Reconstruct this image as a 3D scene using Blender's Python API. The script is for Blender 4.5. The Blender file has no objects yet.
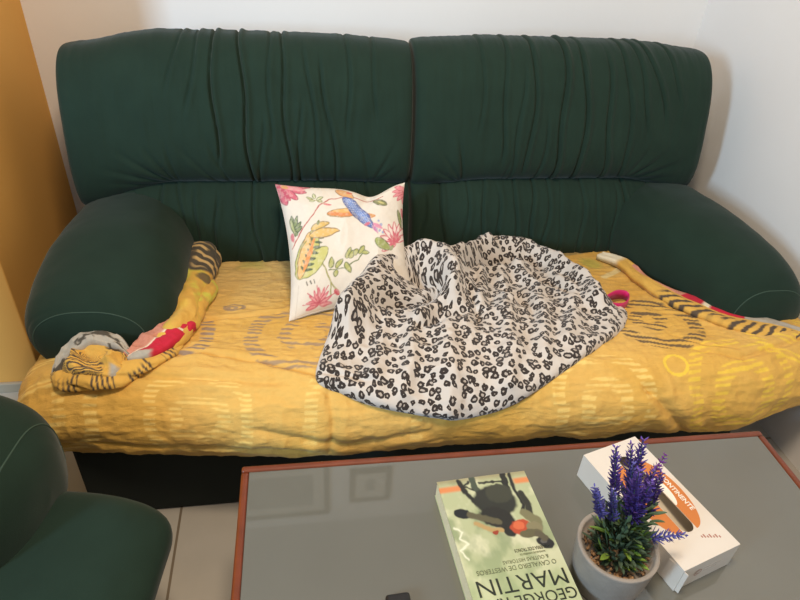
import bpy, bmesh, math, random
import numpy as np
from mathutils import Vector, Matrix
R=math.radians
sc=bpy.context.scene
COL=sc.collection
# ------------------------------------------------------------------ camera
cam_d=bpy.data.cameras.new('camera'); cam=bpy.data.objects.new('camera',cam_d); COL.objects.link(cam)
cam_d.sensor_fit='HORIZONTAL'; cam_d.sensor_width=36.0; cam_d.lens=620/800*36.0
cam_d.clip_start=.02
def cam_axes(pitch,roll,yaw):
    fw=Vector((math.sin(yaw)*math.cos(pitch),math.cos(yaw)*math.cos(pitch),-math.sin(pitch)))
    r0=Vector((math.cos(yaw),-math.sin(yaw),0)); u0=r0.cross(fw)
    return fw,math.cos(roll)*r0+math.sin(roll)*u0,-math.sin(roll)*r0+math.cos(roll)*u0
fw,rt,up=cam_axes(R(35.2),R(4.2),R(11.0))
M=Matrix((rt,up,-fw)).transposed().to_4x4(); M.translation=(0,0,1.42)
cam.matrix_world=M
sc.camera=cam
# ------------------------------------------------------------------ light
sc.view_settings.view_transform='Standard'; sc.view_settings.look='None'
sc.view_settings.gamma=1.0; sc.view_settings.exposure=0.38; sc.view_settings.use_curve_mapping=False
world=bpy.data.worlds.new('room_light'); sc.world=world; world.use_nodes=True
bg=world.node_tree.nodes['Background']; bg.inputs[0].default_value=(1,.975,.94,1); bg.inputs[1].default_value=.34
def area(name,loc,target,size,power,color,shape='RECTANGLE',size_y=None,spread=180):
    l=bpy.data.lights.new(name,'AREA'); l.shape=shape; l.size=size
    if size_y: l.size_y=size_y
    l.energy=power; l.color=color; l.spread=R(spread)
    o=bpy.data.objects.new(name,l); COL.objects.link(o); o.location=loc
    o.rotation_euler=(Vector(target)-Vector(loc)).to_track_quat('-Z','Y').to_euler(); return o
area('window_daylight',(-2.3,-.85,1.75),(.1,2.0,.95),.36,23,(.50,.76,1.0),size_y=1.0,spread=100)
area('ceiling_lamp',(.15,.45,2.45),(.35,1.1,0),.40,25,(1.0,.80,.58),'DISK')

# ------------------------------------------------------------------ helpers
def lin(c):
    c=np.asarray(c,float)/255.0
    return np.where(c<=.04045,c/12.92,((c+.055)/1.055)**2.4)
def L4(c): return tuple(float(x) for x in lin(c))+(1.0,)
def mat(name,color,rough=.8,noise=0,nscale=20,bump=0,bscale=200,sheen=0,coat=0,metallic=0,attr=None,spec=.5,wave=None):
    m=bpy.data.materials.new(name); m.use_nodes=True; nt=m.node_tree; N=nt.nodes; K=nt.links
    b=N['Principled BSDF']; b.inputs['Roughness'].default_value=rough; b.inputs['Metallic'].default_value=metallic
    b.inputs['Specular IOR Level'].default_value=spec
    b.inputs['Sheen Weight'].default_value=sheen; b.inputs['Sheen Roughness'].default_value=.4
    b.inputs['Coat Weight'].default_value=coat; b.inputs['Coat Roughness'].default_value=.06
    tc=N.new('ShaderNodeTexCoord')
    if attr:
        a=N.new('ShaderNodeAttribute'); a.attribute_name=attr; src=a.outputs['Color']
    else:
        rgb=N.new('ShaderNodeRGB'); rgb.outputs[0].default_value=L4(color); src=rgb.outputs[0]
    if noise:
        n=N.new('ShaderNodeTexNoise'); n.inputs['Scale'].default_value=nscale; n.inputs['Detail'].default_value=5
        K.new(tc.outputs['Object'],n.inputs['Vector'])
        mr=N.new('ShaderNodeMapRange'); mr.inputs[1].default_value=.25; mr.inputs[2].default_value=.75
        mr.inputs[3].default_value=1-noise; mr.inputs[4].default_value=1+noise
        K.new(n.outputs['Fac'],mr.inputs[0])
        mx=N.new('ShaderNodeVectorMath'); mx.operation='SCALE'
        K.new(src,mx.inputs[0]); K.new(mr.outputs[0],mx.inputs['Scale']); src=mx.outputs[0]
    K.new(src,b.inputs['Base Color'])
    if wave:
        mp=N.new('ShaderNodeMapping'); mp.inputs['Scale'].default_value=wave[:3]; K.new(tc.outputs['Object'],mp.inputs[0])
        nw_=N.new('ShaderNodeTexNoise'); nw_.inputs['Scale'].default_value=1; nw_.inputs['Detail'].default_value=4; nw_.inputs['Distortion'].default_value=.6; K.new(mp.outputs[0],nw_.inputs['Vector'])
        bw=N.new('ShaderNodeBump'); bw.inputs['Strength'].default_value=wave[3]; bw.inputs['Distance'].default_value=.006; K.new(nw_.outputs['Fac'],bw.inputs['Height']); K.new(bw.outputs[0],b.inputs['Normal'])
    if bump:
        n2=N.new('ShaderNodeTexNoise'); n2.inputs['Scale'].default_value=bscale; n2.inputs['Detail'].default_value=3
        K.new(tc.outputs['Object'],n2.inputs['Vector'])
        bp=N.new('ShaderNodeBump'); bp.inputs['Strength'].default_value=bump; bp.inputs['Distance'].default_value=.002
        K.new(n2.outputs['Fac'],bp.inputs['Height']); K.new(bp.outputs[0],b.inputs['Normal'])
        if wave: K.new(bw.outputs[0],bp.inputs['Normal'])
    return m
def mesh_obj(name,verts,faces,m=None,parent=None,smooth=True,colors=None,uv=None,recalc=False):
    me=bpy.data.meshes.new(name); me.from_pydata([tuple(map(float,v)) for v in verts],[],[tuple(map(int,f)) for f in faces]); me.update()
    if recalc:
        b_=bmesh.new(); b_.from_mesh(me); bmesh.ops.recalc_face_normals(b_,faces=b_.faces[:]); b_.to_mesh(me); b_.free()
    if smooth: me.polygons.foreach_set('use_smooth',[True]*len(me.polygons))
    if colors is not None:
        a=me.color_attributes.new('Col','FLOAT_COLOR','POINT')
        c=np.ones((len(verts),4),np.float32); c[:,:3]=colors; a.data.foreach_set('color',c.ravel())
    if uv is not None:
        l=me.uv_layers.new(name='UVMap'); idx=np.zeros(len(me.loops),int); me.loops.foreach_get('vertex_index',idx)
        l.data.foreach_set('uv',np.asarray(uv,np.float32)[idx].ravel())
    o=bpy.data.objects.new(name,me); COL.objects.link(o)
    if m: me.materials.append(m)
    if parent: attach(o,parent)
    return o
LOCAL=set()
def attach(o,parent):
    # parts are modelled in world space unless their thing is in LOCAL
    o.parent=parent; p=parent; off=Vector((0,0,0)); loc=False
    while p:
        off+=p.location; loc=loc or p.name in LOCAL; p=p.parent
    if not loc: o.data.transform(Matrix.Translation(-off))
def bm_obj(name,bm,m=None,parent=None,smooth=False):
    me=bpy.data.meshes.new(name); bm.normal_update(); bm.to_mesh(me); bm.free()
    if smooth: me.polygons.foreach_set('use_smooth',[True]*len(me.polygons))
    o=bpy.data.objects.new(name,me); COL.objects.link(o)
    if m: me.materials.append(m)
    if parent: attach(o,parent)
    return o
def thing(name,label,cat,loc=(0,0,0),rotz=0,group=None,local=False):
    o=bpy.data.objects.new(name,None); COL.objects.link(o); o.location=loc; o.rotation_euler=(0,0,rotz)
    o.empty_display_size=.1
    o['label']=label; o['category']=cat
    if group: o['group']=group
    if local: LOCAL.add(o.name)
    return o
def tag(o,label,cat,group=None):
    o['label']=label; o['category']=cat
    if group: o['group']=group
    return o
def struct(o):
    o['kind']='structure'; return o
def grid_faces(nu,nv,cu=False,cv=False):
    f=[]
    i=np.arange(nu-(0 if cu else 1)); j=np.arange(nv-(0 if cv else 1))
    I,J=np.meshgrid(i,j,indexing='ij'); I2=(I+1)%nu; J2=(J+1)%nv
    return np.stack([I*nv+J,I2*nv+J,I2*nv+J2,I*nv+J2],-1).reshape(-1,4)
def box_bm(bm,lo,hi,bevel=0,seg=2):
    r=bmesh.ops.create_cube(bm,size=1)
    vs=r['verts']; c=[(a+b)/2 for a,b in zip(lo,hi)]; s=[b-a for a,b in zip(lo,hi)]
    for v in vs: v.co=Vector((v.co.x*s[0]+c[0],v.co.y*s[1]+c[1],v.co.z*s[2]+c[2]))
    if bevel:
        es=list({e for v in vs for e in v.link_edges})
        bmesh.ops.bevel(bm,geom=es,offset=bevel,segments=seg,profile=.5,affect='EDGES')
def box(name,lo,hi,m,parent=None,bevel=0,seg=2):
    bm=bmesh.new(); box_bm(bm,lo,hi,bevel,seg); return bm_obj(name,bm,m,parent,smooth=False)
def hash2(ix,iy,seed):
    h=(ix.astype(np.int64)*374761393+iy.astype(np.int64)*668265263+seed*1442695041)&0xffffffff
    h=((h^(h>>13))*1274126177)&0xffffffff
    return ((h^(h>>16))&0xffff)/65535.0
def vnoise(x,y,seed=0):
    x=np.asarray(x,float);y=np.asarray(y,float)
    ix=np.floor(x);iy=np.floor(y);fx=x-ix;fy=y-iy
    fx=fx*fx*fx*(fx*(fx*6-15)+10);fy=fy*fy*fy*(fy*(fy*6-15)+10)
    a=hash2(ix,iy,seed);b=hash2(ix+1,iy,seed);c=hash2(ix,iy+1,seed);d=hash2(ix+1,iy+1,seed)
    return (a*(1-fx)+b*fx)*(1-fy)+(c*(1-fx)+d*fx)*fy-.5
def fbm(x,y,seed=0,o=4):
    s=0;a=1
    for k in range(o): s=s+a*vnoise(x*2**k,y*2**k,seed+k*17);a*=.5
    return s
def ridge(x,y,seed=0,o=2):
    # sharp crest lines where the noise crosses zero
    s=0;a=1
    for k in range(o): s=s+a*(1-np.abs(vnoise(x*2**k,y*2**k,seed+31*k))*4).clip(-1,1);a*=.5
    return s
def segdist(x,y,pts):
    best=np.full(np.shape(x),1e9);tt=np.zeros(np.shape(x));n=len(pts)-1
    for k in range(n):
        (ax,ay),(bx,by)=pts[k][:2],pts[k+1][:2]
        dx,dy=bx-ax,by-ay;t=np.clip(((x-ax)*dx+(y-ay)*dy)/(dx*dx+dy*dy+1e-12),0,1)
        d=np.hypot(x-ax-t*dx,y-ay-t*dy);m=d<best
        best=np.where(m,d,best);tt=np.where(m,(k+t)/n,tt)
    return best,tt
def sstep(a,b,x):
    t=np.clip((x-a)/(b-a),0,1);return t*t*(3-2*t)
def smooth_path(pts,n):
    P=np.asarray(pts,float);Q=np.vstack([2*P[0]-P[1],P,2*P[-1]-P[-2]]);out=[]
    m=len(P)-1
    for s in np.linspace(0,m,n):
        i=min(int(s),m-1);t=s-i;a,b,c,d=Q[i],Q[i+1],Q[i+2],Q[i+3]
        out.append(.5*((2*b)+(-a+c)*t+(2*a-5*b+4*c-d)*t**2+(-a+3*b-3*c+d)*t**3))
    return np.array(out)
def tube(pts,rad,nseg=12,n=None,flat=1.0,twist=0.0,cap=True,upv=(0,0,1)):
    """verts, faces, (s,theta) of a tube along a smoothed path; rad may vary along it"""
    n=n or max(8,len(pts)*6)
    P=smooth_path(pts,n);s=np.linspace(0,1,n)
    rr=np.interp(s,np.linspace(0,1,len(np.atleast_1d(rad))),np.atleast_1d(rad)) if np.size(rad)>1 else np.full(n,float(rad))
    T=np.gradient(P,axis=0);T/=np.linalg.norm(T,axis=1)[:,None]+1e-12
    u=np.asarray(upv,float);A=np.cross(T,u);ln=np.linalg.norm(A,axis=1)[:,None];A=np.where(ln<1e-4,np.array([1.,0,0]),A/(ln+1e-12))
    B=np.cross(A,T)
    th=np.linspace(0,2*np.pi,nseg,endpoint=False)
    S,TH=np.meshgrid(s,th,indexing='ij')
    tw=TH+twist*S
    V=P[:,None,:]+rr[:,None,None]*(np.cos(tw)[...,None]*A[:,None,:]+flat*np.sin(tw)[...,None]*B[:,None,:])
    F=[tuple(f) for f in grid_faces(n,nseg,False,True)]
    V=V.reshape(-1,3)
    if cap: F+= [tuple(range(nseg))[::-1],tuple((n-1)*nseg+k for k in range(nseg))]
    return V,F,S.ravel(),TH.ravel()
def join(parts):
    V=[];F=[];o=0
    for v,f in parts:
        V.append(np.asarray(v));F+=[tuple(int(i)+o for i in q) for q in f];o+=len(v)
    return np.vstack(V),F
def lathe(prof,n=48,c=(0,0)):
    prof=np.asarray(prof,float);th=np.linspace(0,2*np.pi,n,endpoint=False)
    V=np.stack([c[0]+prof[:,0][:,None]*np.cos(th),c[1]+prof[:,0][:,None]*np.sin(th),np.repeat(prof[:,1][:,None],n,1)],-1).reshape(-1,3)
    return V,[tuple(f)[::-1] for f in grid_faces(len(prof),n,False,True)]
def text_mesh(name,s,size,m,parent,mat4,off=0.0,sx=1.0,align='CENTER'):
    cu=bpy.data.curves.new(name,'FONT'); cu.body=s; cu.size=size; cu.align_x=align; cu.align_y='CENTER'
    cu.extrude=.00025; cu.offset=off; cu.resolution_u=4
    t=bpy.data.objects.new(name+'_curve',cu); COL.objects.link(t)
    dg=bpy.context.evaluated_depsgraph_get(); me=bpy.data.meshes.new_from_object(t.evaluated_get(dg))
    bpy.data.objects.remove(t); bpy.data.curves.remove(cu)
    me.transform(mat4@Matrix.Diagonal((sx,1,1,1))); me.materials.clear(); me.materials.append(m)
    o=bpy.data.objects.new(name,me); COL.objects.link(o); attach(o,parent); return o
# ------------------------------------------------------------------ the room
WX0,WX1,WY=-.808,1.452,2.2
m_white=mat('white_wall_paint',(234,231,228),.9,.015,3,.15,60)
m_yellow=mat('ochre_wall_paint',(226,168,84),.85,.03,4,.2,60)
m_base=mat('grey_skirting',(168,158,140),.6)
def tile_floor():
    m=bpy.data.materials.new('beige_floor_tile'); m.use_nodes=True; nt=m.node_tree; N=nt.nodes; K=nt.links; b=N['Principled BSDF']
    tc=N.new('ShaderNodeTexCoord'); mp=N.new('ShaderNodeMapping'); K.new(tc.outputs['Object'],mp.inputs[0])
    mp.inputs['Location'].default_value=(.3335,-.25,0)
    br=N.new('ShaderNodeTexBrick'); br.offset=0; br.inputs['Scale'].default_value=1
    br.inputs['Brick Width'].default_value=.45; br.inputs['Row Height'].default_value=.45
    br.inputs['Mortar Size'].default_value=.0035; br.inputs['Mortar Smooth'].default_value=.2
    br.inputs['Color1'].default_value=L4((180,175,166)); br.inputs['Color2'].default_value=L4((174,169,160)); br.inputs['Mortar'].default_value=L4((120,108,92))
    K.new(mp.outputs[0],br.inputs['Vector'])
    n=N.new('ShaderNodeTexNoise'); n.inputs['Scale'].default_value=9; n.inputs['Detail'].default_value=6; K.new(tc.outputs['Object'],n.inputs['Vector'])
    mr=N.new('ShaderNodeMapRange'); mr.inputs[3].default_value=.9; mr.inputs[4].default_value=1.08; K.new(n.outputs['Fac'],mr.inputs[0])
    sx=N.new('ShaderNodeVectorMath'); sx.operation='SCALE'; K.new(br.outputs['Color'],sx.inputs[0]); K.new(mr.outputs[0],sx.inputs['Scale'])
    K.new(sx.outputs[0],b.inputs['Base Color']); b.inputs['Roughness'].default_value=.35
    return m
struct(box('floor',(-2.6,-2.2,-.05),(1.6,2.4,0),tile_floor()))
struct(box('wall_back',(WX0-.05,WY,0),(WX1+.15,WY+.12,2.6),m_white))
struct(box('wall_right',(WX1,-2.2,0),(WX1+.12,WY,2.6),m_white))
struct(box('wall_left',(-2.6,1.575,0),(WX0,WY+.12,2.6),m_yellow,bevel=.004))
struct(box('baseboard_left',(-2.6,1.562,0),(WX0+.002,1.575,.035),m_base,bevel=.003))

# ------------------------------------------------------------------ green upholstery
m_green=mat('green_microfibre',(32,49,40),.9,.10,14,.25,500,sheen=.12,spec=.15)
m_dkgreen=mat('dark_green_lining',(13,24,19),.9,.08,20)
m_thread=mat('pale_seam_thread',(52,74,62),.8)
def sgnpow(c,p): return np.sign(c)*np.abs(c)**p
def headrest(name,x0,x1,yc,zc,a,b,tilt,parent,creases,fans,ends,seed,top_end=(.03,.02),bot_end=(.045,.02)):
    nu,nv=300,150
    u=np.linspace(0,1,nu); v=np.linspace(0,2*np.pi,nv,endpoint=False)
    U,V=np.meshgrid(u,v,indexing='ij')
    e=np.abs(2*U-1); s=(1-e**26)**(1/4.0)*.999+.001
    s=np.clip(s,.02,1)
    cy=sgnpow(np.cos(V),2/2.5); cz=sgnpow(np.sin(V),2/2.7)     # +y back, +z top
    L=sstep(.28,0,U); Rr=sstep(.72,1,U)
    zt=b-top_end[0]*L-top_end[1]*Rr; zb=b-(.026 if bot_end[1] else 0)+bot_end[0]*L+bot_end[1]*Rr
    zz=np.where(cz>0,cz*zt,cz*zb)
    front=np.clip(-cy,0,1)
    x=x0+(x1-x0)*U
    y=a*cy*(.55+.45*s); z=zz*(.93+.07*s)
    W=x1-x0
    hz=(z+b)/(2*b)                                               # 0 bottom .. 1 top
    d=np.zeros_like(x)
    for (uc,h0,h1,dep,slant) in creases:
        k=((x-x0)/W-uc-slant*(hz-.5)-.006*np.sin(hz*9+uc*40))*W
        win=sstep(h0-.1,h0+.05,hz)*sstep(h1+.12,h1-.05,hz)
        d-=1.5*dep*np.exp(-(k/.0033)**2)*win
        d+=dep*.8*np.exp(-((k-.010)/.009)**2)*win
    for (uc,ang,ln,dep) in fans:                                 # creases that radiate from the ends of the lower seam
        px,pz=x0+W*uc,-b*.86
        dx,dz=x-px,z-pz; ca,sa=math.cos(R(ang)),math.sin(R(ang))
        al=dx*ca+dz*sa; pe=-dx*sa+dz*ca-.12*np.clip(al,0,1)**2
        win=sstep(-.005,.03,al)*sstep(ln,ln*.35,al)
        d-=dep*np.exp(-(pe/(.0035+.015*np.clip(al,0,1)))**2)*win
        d+=dep*.5*np.exp(-((pe-.013)/.012)**2)*win
    d+=.004*fbm(x*16,z*4,seed)+.0025*fbm(x*45,z*7,seed+5)
    d+=.012*np.sin(np.pi*U)**.6*front
    y-=d*front
    z+=d*.6*np.clip(cz,0,1)
    y=y+yc+tilt*z; z=z+zc
    P=np.stack([x,y,z],-1).reshape(-1,3)
    F=[tuple(f) for f in grid_faces(nu,nv,False,True)]
    F+=[tuple(range(nv))[::-1],tuple((nu-1)*nv+k for k in range(nv))]
    return mesh_obj(name,P,F,m_green,parent,recalc=True)
def arm(name,secs,parent,seed,seam=True,ex=2.5):
    """padded arm: sections (y, x centre, half width, z centre, half height) from back to front"""
    S=np.array(secs,float); n=len(S); nu,nv=110,96
    t=np.linspace(0,n-1,nu); Q=smooth_path(S,nu)
    v=np.linspace(0,2*np.pi,nv,endpoint=False)
    cx=sgnpow(np.cos(v),2/ex); cz=sgnpow(np.sin(v),2/ex)
    Q[:,0]=np.minimum.accumulate(Q[:,0]); Q[:,2]=np.maximum(Q[:,2],.0015); Q[:,4]=np.maximum(Q[:,4],.0015)
    X=Q[:,1][:,None]+Q[:,2][:,None]*cx; Z=Q[:,3][:,None]+Q[:,4][:,None]*cz; Y=np.repeat(Q[:,0][:,None],nv,1)
    tt=np.repeat(np.linspace(0,1,nu)[:,None],nv,1)
    wr=.0035*fbm(X*9,Y*9,seed)+.004*fbm(X*30+Z*20,Y*6,seed+3)*sstep(.3,.05,tt)
    rr=1+wr/.16
    # stitched line round the front end
    ylim=S[-3][0]; g=np.exp(-((Y-ylim+.02*cx)/.004)**2)
    rr=rr-.012*g*(1 if seam else 0)
    X=Q[:,1][:,None]+(X-Q[:,1][:,None])*rr; Z=Q[:,3][:,None]+(Z-Q[:,3][:,None])*rr
    P=np.stack([X,Y,Z],-1).reshape(-1,3)
    F=[tuple(f) for f in grid_faces(nu,nv,False,True)]+[tuple(range(nv))[::-1],tuple((nu-1)*nv+k for k in range(nv))]
    o=mesh_obj(name,P,F,m_green,parent,recalc=True)
    row=P.reshape(nu,nv,3)[int(np.abs(Q[:,0]-ylim).argmin())]; c0=row.mean(0)
    row=c0+(row-c0)*1.004; lp=np.vstack([row[::3],row[:1]])
    V2,F2,_,_=tube(lp,.0016,6,len(lp)*2,upv=(0,1,0))
    sm=mesh_obj('seam',V2,F2,m_thread,o,recalc=True); sm['label']='stitched seam round the arm front'
    return o
def cushion_block(name,x0,x1,prof,parent,seed,m=None,end=.06):
    """upholstered bar with a closed (y,z) profile and softly closed ends"""
    pr,_=prof_closed(prof); nu,nv=80,len(pr)
    u=np.linspace(x0,x1,nu); c=pr.mean(0)
    e=np.clip((np.maximum(x0+end-u,u-x1+end))/end,0,1); s=(1-e**2.6)**(1/2.6)*.97+.03
    X=np.repeat(u[:,None],nv,1)
    Y=c[0]+(pr[:,0]-c[0])[None]*(1-.12*(1-s))[:,None]*(.35+.65*s)[:,None]; Z=c[1]+(pr[:,1]-c[1])[None]*s[:,None]
    k=.004*fbm(X*6,Y*8+Z*8,seed)
    Z=Z+k;Y=Y-k
    P=np.stack([X,Y,Z],-1).reshape(-1,3)
    F=[tuple(f) for f in grid_faces(nu,nv,False,True)]+[tuple(range(nv))[::-1],tuple((nu-1)*nv+k for k in range(nv))]
    return mesh_obj(name,P,F,m or m_green,parent,recalc=True)
def prof_closed(p,n=72):
    P=np.asarray(p,float);m=len(P);out=[]
    for s in np.linspace(0,m,n,endpoint=False):
        i=int(s);t=s-i;a,b,c,d=P[(i-1)%m],P[i%m],P[(i+1)%m],P[(i+2)%m]
        out.append(.5*((2*b)+(-a+c)*t+(2*a-5*b+4*c-d)*t**2+(-a+3*b-3*c+d)*t**3))
    return np.array(out),None

# ------------------------------------------------------------------ sofa (local: x along its width, front is -y)
SX,SY=.345,1.40
sofa=thing('sofa','dark green two-seat sofa with gathered headrests against the white wall','sofa',(SX,SY,0),local=True)
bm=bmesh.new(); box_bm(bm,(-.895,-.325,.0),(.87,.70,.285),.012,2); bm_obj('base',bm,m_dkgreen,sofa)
bm=bmesh.new(); box_bm(bm,(-.95,.48,.06),(.95,.72,.80),.05,4); bm_obj('back_frame',bm,m_green,sofa,True)
SEATP=[(.33,.35),(.1,.372),(-.1,.395),(-.20,.40),(-.27,.38),(-.305,.345),(-.31,.31),(-.29,.28),(-.2,.27),(.2,.27),(.36,.3)]
cushion_block('seat',-.945,.965,SEATP,sofa,3,end=.1)
LC=[(.42,.30,1,.010,.0),(.505,.05,1,.012,-.02),(.62,.0,1,.009,-.02),(.575,.45,1,.005,.01),(.70,.1,.9,.006,-.04),(.745,.1,.85,.007,-.06),(.33,.62,1,.006,.1),(.27,.75,1,.005,.12),(.80,.5,1,.005,0),(.88,.6,1,.004,0),(.66,.0,.6,.006,.02),(.55,.0,.5,.006,.03)]
LF=[(.30,100,.17,.007),(.30,122,.20,.007),(.30,142,.25,.008),(.30,160,.27,.007),(.30,172,.25,.005),(.87,62,.18,.006),(.87,40,.13,.006),(.87,100,.2,.005),(.45,110,.2,.006),(.42,128,.22,.005)]
RC=[(.28,.3,1,.006,0),(.33,.0,.8,.005,.02),(.37,.2,1,.008,.01),(.47,.02,1,.011,.0),(.545,.0,.95,.010,-.02),(.63,.05,.9,.007,-.04),(.70,.1,1,.006,-.05),(.77,.5,1,.006,-.12),(.83,.6,1,.007,-.15),(.20,.5,1,.004,.02),(.42,.0,.5,.005,.0),(.9,.7,1,.005,-.15)]
RF=[(.17,100,.2,.008),(.17,125,.18,.006),(.17,150,.15,.006),(.72,40,.2,.008),(.72,22,.25,.008),(.72,8,.24,.006),(.72,62,.2,.005),(.30,80,.12,.005)]
headrest('headrest',-.975,.000,.475,.785,.130,.212,.24,sofa,LC,LF,None,11,(.040,.012),(.075,.012))
headrest('headrest',.004,.957,.475,.79,.130,.215,.24,sofa,RC,RF,None,23,(.012,.02),(.02,.045))
rnd=random.Random(4)
def lumbar(x0,x1,seed):
    rr=random.Random(seed)
    cr=[(.06+.88*k/13+rr.uniform(-.02,.02),rr.uniform(-.1,.2),rr.uniform(.8,1.1),rr.uniform(.003,.007),rr.uniform(-.03,.03)) for k in range(14)]
    return headrest('lumbar_cushion',x0,x1,.405,.475,.12,.15,.20,sofa,cr,[],None,seed,(.01,.01),(.0,.0))
lumbar(-.86,.0,41); lumbar(.004,.84,57)
ARM_L=[(.48,-.835,.165,.42,.150),(.30,-.835,.178,.43,.162),(.10,-.835,.182,.450,.155),(-.05,-.832,.178,.455,.133),(-.125,-.835,.162,.455,.115),(-.175,-.84,.125,.455,.085),(-.193,-.84,.07,.455,.045),(-.200,-.84,.004,.455,.003)]
ARM_R=[(.48,.855,.165,.43,.155),(.30,.86,.178,.44,.168),(.10,.885,.172,.445,.168),(-.05,.915,.150,.44,.155),(-.135,.925,.135,.43,.14),(-.185,.935,.105,.425,.105),(-.205,.935,.06,.425,.06),(-.212,.935,.004,.425,.004)]
arm('armrest',ARM_L,sofa,5,ex=2.2); arm('armrest',ARM_R,sofa,9)

# ------------------------------------------------------------------ armchair of the same suite, facing +x
chair=thing('armchair','dark green armchair, only its rounded arm and seat corner beside the table','armchair',(-.722,.398,0),R(82),local=True)
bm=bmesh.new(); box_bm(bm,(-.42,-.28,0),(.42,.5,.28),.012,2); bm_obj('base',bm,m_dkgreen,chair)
CS=[(.33,.375),(.1,.40),(-.12,.425),(-.26,.430),(-.345,.415),(-.395,.38),(-.385,.325),(-.33,.275),(-.2,.26),(.2,.26),(.36,.3)]
cushion_block('seat',-.45,.475,[(y-.02,z+.008) for y,z in CS],chair,13,end=.10)
CA=[(.48,.43,.15,.46,.165),(.30,.43,.16,.46,.175),(.10,.425,.165,.46,.172),(-.05,.42,.16,.465,.165),(-.13,.415,.150,.46,.150),(-.175,.41,.125,.455,.120),(-.202,.41,.07,.455,.07),(-.210,.41,.004,.455,.004)]
arm('armrest',CA,chair,15); arm('armrest',[(a,-b,c,d,e) for a,b,c,d,e in CA],chair,16)
headrest('headrest',-.42,.42,.485,.785,.115,.212,.24,chair,[(k/9,0,1,.007,0) for k in range(1,9)],[],None,77)
headrest('lumbar_cushion',-.36,.36,.405,.475,.12,.15,.20,chair,[(k/9,0,1,.004,0) for k in range(1,9)],[],None,78,(.01,.01),(0,0))
bm=bmesh.new(); box_bm(bm,(-.42,.42,.06),(.42,.62,.80),.05,4); bm_obj('back_frame',bm,m_green,chair,True)
# profile of the covered seat, (Y,z) from the backrest to the hem
PR=np.array([(1.76,.372),(1.60,.388),(1.40,.410),(1.25,.428),(1.15,.437),(1.08,.434),(1.025,.415),(.992,.380),(.980,.335),(.985,.295),(1.005,.262),(1.03,.250)])
def smooth_profile(P,n=400):
    # Catmull-Rom, resampled by arc length
    Q=np.vstack([2*P[0]-P[1],P,2*P[-1]-P[-2]]);out=[]
    for i in range(1,len(Q)-2):
        t=np.linspace(0,1,40,endpoint=False)[:,None]
        a,b,c,d=Q[i-1],Q[i],Q[i+1],Q[i+2]
        out.append(.5*((2*b)+(-a+c)*t+(2*a-5*b+4*c-d)*t**2+(-a+3*b-3*c+d)*t**3))
    out=np.vstack(out+[P[-1:]])
    L=np.r_[0,np.cumsum(np.linalg.norm(np.diff(out,axis=0),axis=1))]
    return out,L
PROF,PL=smooth_profile(PR)
LTOT=PL[-1]
def front_shift(X):
    return np.interp(X,[-.7,-.56,-.13,.1,1.1,1.34,1.5],[.09,.070,.01,0,-.005,.04,.07])
def hem_lift(X):
    return np.interp(X,[-.7,-.35,-.13,.3,.5,.62,.75,1.0,1.15,1.35,1.5],[.0,.0,.0,-.005,.0,.012,.004,.0,-.006,.01,.03])
def seat(X,w):
    """X along the sofa, w metres along the cloth from the backrest to the hem"""
    Y=np.interp(w,PL,PROF[:,0]);Z=np.interp(w,PL,PROF[:,1])
    k=np.clip((1.5-Y)/.5,0,1)
    Y=Y+front_shift(X)*k
    Z=Z+hem_lift(X)*np.clip((.36-Z)/.1,0,1)
    # left end turns down
    e=np.clip((-.46-X)/.20,0,1)
    Z=Z-.065*e*e*np.clip((Z-.3)/.1,0,1)
    return np.stack([X+0*w,Y,Z],-1)
# ------------------------------------------------------------------ throw over the seat
YEL=lin((216,170,82)); YEL2=lin((222,182,106)); DARKC=lin((74,66,62)); PALE=lin((246,216,130)); LIL=lin((138,122,116)); PALEY=lin((240,206,72))
def mixc(c,k,a): return c*(1-a[...,None])+np.asarray(k)*a[...,None]
def ring_dashes(c,X,W,cx,cw,radii,width,freq,ang,col,alpha,seed,sq=1.0,ecc=1.0):
    dx,dw=X-cx,(W-cw)*ecc
    ang_n=.012*vnoise(np.arctan2(dw,dx)*2+9,X*0+seed,seed)
    r=(np.abs(dx)**(2*sq)+np.abs(dw)**(2*sq))**(1/(2*sq))+ang_n
    k=np.zeros_like(X)
    for q in radii: k=np.maximum(k,sstep(width*.55,width*.42,np.abs(r-q)))
    al=dx*math.cos(R(ang))+dw*math.sin(R(ang)); pe=-dx*math.sin(R(ang))+dw*math.cos(R(ang))
    st=np.sin(pe*freq*2*np.pi+2.2*vnoise(al*16,pe*40,seed+1)*1.5)
    st=sstep(-.15,.25,st)*sstep(-.42,-.25,vnoise(al*15,pe*freq*.9,seed+2))
    return mixc(c,col,k*st*alpha)
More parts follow.
